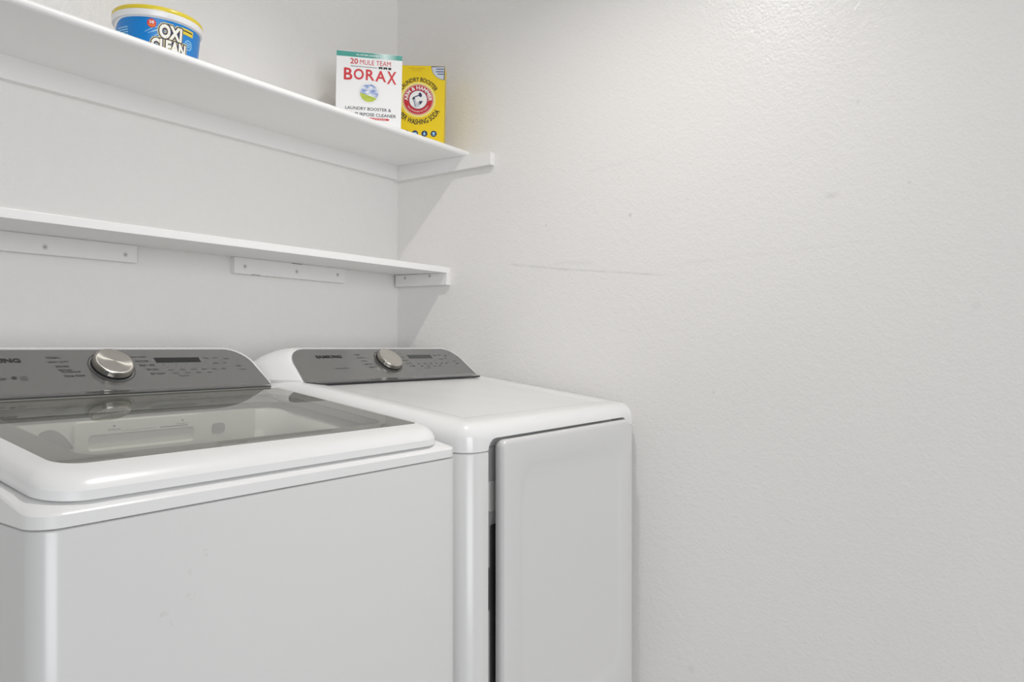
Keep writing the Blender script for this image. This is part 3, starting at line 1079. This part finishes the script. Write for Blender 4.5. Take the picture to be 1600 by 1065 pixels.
# corner flash, quarter circle top right
cf = disc_bm(0.0400, 14, SW / 2 - 0.0006, SH_ - 0.0006, 0, 180, 270)
face_print(sx, 'corner_flash', cf, M['navy_soft'], 0.0004, label='blue and white quarter circle in the corner')
cf = disc_bm(0.0370, 14, SW / 2 - 0.0022, SH_ - 0.0022, 0, 182, 268)
face_print(sx, 'corner_flash_white', cf, M['skin_grey'], 0.0006)
cf = bmesh.new()
for zz, a, c in ((0.2225, 0.052, 0.0745), (0.2150, 0.051, 0.0745), (0.2080, 0.056, 0.0745)):
    join(cf, rect_bm(a, c, zz, zz + 0.0028))
face_print(sx, 'corner_flash_text', cf, M['navy_soft'], 0.0008)
ptext(sx, 'PURE & SIMPLE', -0.0060, 0.2245, 0.046, 0.0040, M['gold'], 0.0)
ptext(sx, 'SINCE 1846', -0.0060, 0.2185, 0.026, 0.0026, M['gold'], 0.0)
for i, x in enumerate((-0.0330, -0.0075, 0.0205, 0.0480)):
    face_print(sx, 'round_icon', disc_bm(0.0090, 24, x, 0.0330), M['navy'], 0.0004)
    g = bmesh.new()
    if i == 2:
        join(g, poly_bm([(x, 0.0392), (x - 0.0035, 0.032), (x - 0.0022, 0.028), (x + 0.0022, 0.028), (x + 0.0035, 0.032)]))
    elif i == 1:
        join(g, poly_bm(rrect(x - 0.0055, x + 0.0055, 0.0300, 0.0362, 0.0022, 3, 0)))
    elif i == 3:
        join(g, disc_bm(0.0042, 14, x, 0.0340))
        join(g, rect_bm(x - 0.005, x + 0.005, 0.0278, 0.0288))
    else:
        join(g, rect_bm(x - 0.005, x + 0.005, 0.0300, 0.0345))
    face_print(sx, 'icon_mark', g, M['label_light'], 0.0006)

# ---------------------------------------------------------------- tub of stain remover
TX, TY = -0.9135, -0.1800
tub = on_shelf(thing('stain_remover_tub', 'round blue and white tub with yellow lid at the left of the upper shelf', 'tub'), TX, TY, 0.0)


def body_r(z):
    return 0.0775 + 0.0065 * min(1.0, max(0.0, z / 0.076))


obj('tub_body', lathe([(0.070, 0.0003), (0.0765, 0.003), (0.0775, 0.006), (0.0842, 0.078), (0.0842, 0.080)], 64, (0, 0, 0)), M['tub_white'], tub, smooth=40, local=True)
obj('lid_skirt', lathe([(0.0850, 0.0740), (0.0875, 0.0745), (0.0885, 0.0765), (0.0888, 0.0865), (0.0850, 0.0870)], 64), M['tub_white'], tub, smooth=40, local=True, label='white rim below the lid')
obj('lid', lathe([(0.0860, 0.0866), (0.0884, 0.0868), (0.0890, 0.0885), (0.0888, 0.0935), (0.0875, 0.0955), (0.0840, 0.0962), (0.0820, 0.0945), (0.0600, 0.0940)], 64), M['lid_yellow'], tub, smooth=40, local=True, label='yellow lid')


def wrap(bm, a_mid, z_mid, lift):
    """Bend flat print (x right, y up) round the tub; a_mid in degrees, seen from outside."""
    for v in bm.verts:
        z = z_mid + v.co.y
        r = body_r(z) + lift
        a = R(a_mid) + v.co.x / 0.083
        v.co = Vector((r * math.cos(a), r * math.sin(a), z))
    return bm


def strip(bm, n):
    xs = [v.co.x for v in bm.verts]
    x0, x1 = min(xs), max(xs)
    for k in range(1, n):
        bmesh.ops.bisect_plane(bm, geom=list(bm.verts) + list(bm.edges) + list(bm.faces), plane_co=(x0 + (x1 - x0) * k / n, 0, 0), plane_no=(1, 0, 0))
    return bm


CA = -119.0


def tub_print(name, bm, a, z, m, lift, n=0, label=None):
    if n:
        strip(bm, n)
    return obj(name, wrap(bm, CA + a, z, lift), m, tub, local=True, label=label)


# blue label, its upper left corner cut away in a curve
pts = [(-0.115, -0.033)] + [(0.125, -0.033), (0.125, 0.0335)]
lab = []
for k in range(13):
    t = k / 12
    lab.append((-0.066 - 0.049 * math.sin(t * math.pi / 2), 0.0335 - 0.034 * (1 - math.cos(t * math.pi / 2))))
tub_print('blue_label', poly_bm(pts + lab), 0, 0.0385, M['label_blue'], 0.0004, 40, 'blue printed label')
tx = bmesh.new()
for i in range(9):
    join(tx, rect_bm(-0.016, 0.014, 0.0155 - i * 0.0050, 0.0155 - i * 0.0050 + 0.0022))
tub_print('small_print', tx, -52, 0.036, M['label_light'], 0.0009, 6, 'pale lines of small print')
tub_print('round_badge', disc_bm(0.0085, 28), -8, 0.0605, M['badge_red'], 0.0009, 5, 'round red badge')
b = text_bm('38', 0.0095, 0.0062, 0.02)
tub_print('lettering', b, -8, 0.0625, M['white_ink'], 0.0014, 3)
tub_print('badge_stripe', rect_bm(-0.0058, 0.0058, -0.0016, 0.0016), -8, 0.0562, M['orange'], 0.0012, 3)
for a, z, s in ((3, 0.0575, 0.0105), (6, 0.0530, 0.0130), (0, 0.0500, 0.0105), (-5, 0.0455, 0.0120), (-12, 0.0470, 0.0080), (2, 0.0420, 0.0100)):
    tub_print('bubble_streak', poly_bm([(-s, -0.0045), (-s * 0.9, -0.0052), (s, 0.0040), (s * 0.9, 0.0054)]), a, z, M['label_light'], 0.0008, 3)


def layered(s, a, z, w, h):
    for m, bold, lift, grow in (('cream', 0.19, 0.0010, 0.0090), ('navy', 0.15, 0.0014, 0.0062), ('cream', 0.055, 0.0018, 0.0020), ('white_ink', 0.03, 0.0022, 0.0)):
        b = text_bm(s, w + grow, h + grow, bold, strips=18)
        obj('lettering', wrap(b, CA + a, z, lift), M[m], tub, local=True)


layered('CLEAN', 16.0, 0.0195, 0.070, 0.0245)
layered('OXI', 17.5, 0.0485, 0.044, 0.0270)
tub_print('yellow_patch', rect_bm(-0.0150, 0.0150, -0.0062, 0.0062), 43, 0.0610, M['lid_yellow'], 0.0009, 6)
tub_print('patch_line', rect_bm(-0.0120, 0.0120, -0.0012, 0.0012), 43, 0.0622, M['ink'], 0.0012, 6)
tub_print('round_icon', disc_bm(0.0105, 24, 0, 0, 0.0085), 46, 0.0360, M['label_light'], 0.0009, 5)
wv = bmesh.new()
for i in range(3):
    join(wv, rect_bm(-0.0065, 0.0065, -0.0045 + i * 0.0038, -0.0025 + i * 0.0038))
tub_print('icon_mark', wv, 46, 0.0360, M['label_light'], 0.0011, 4)
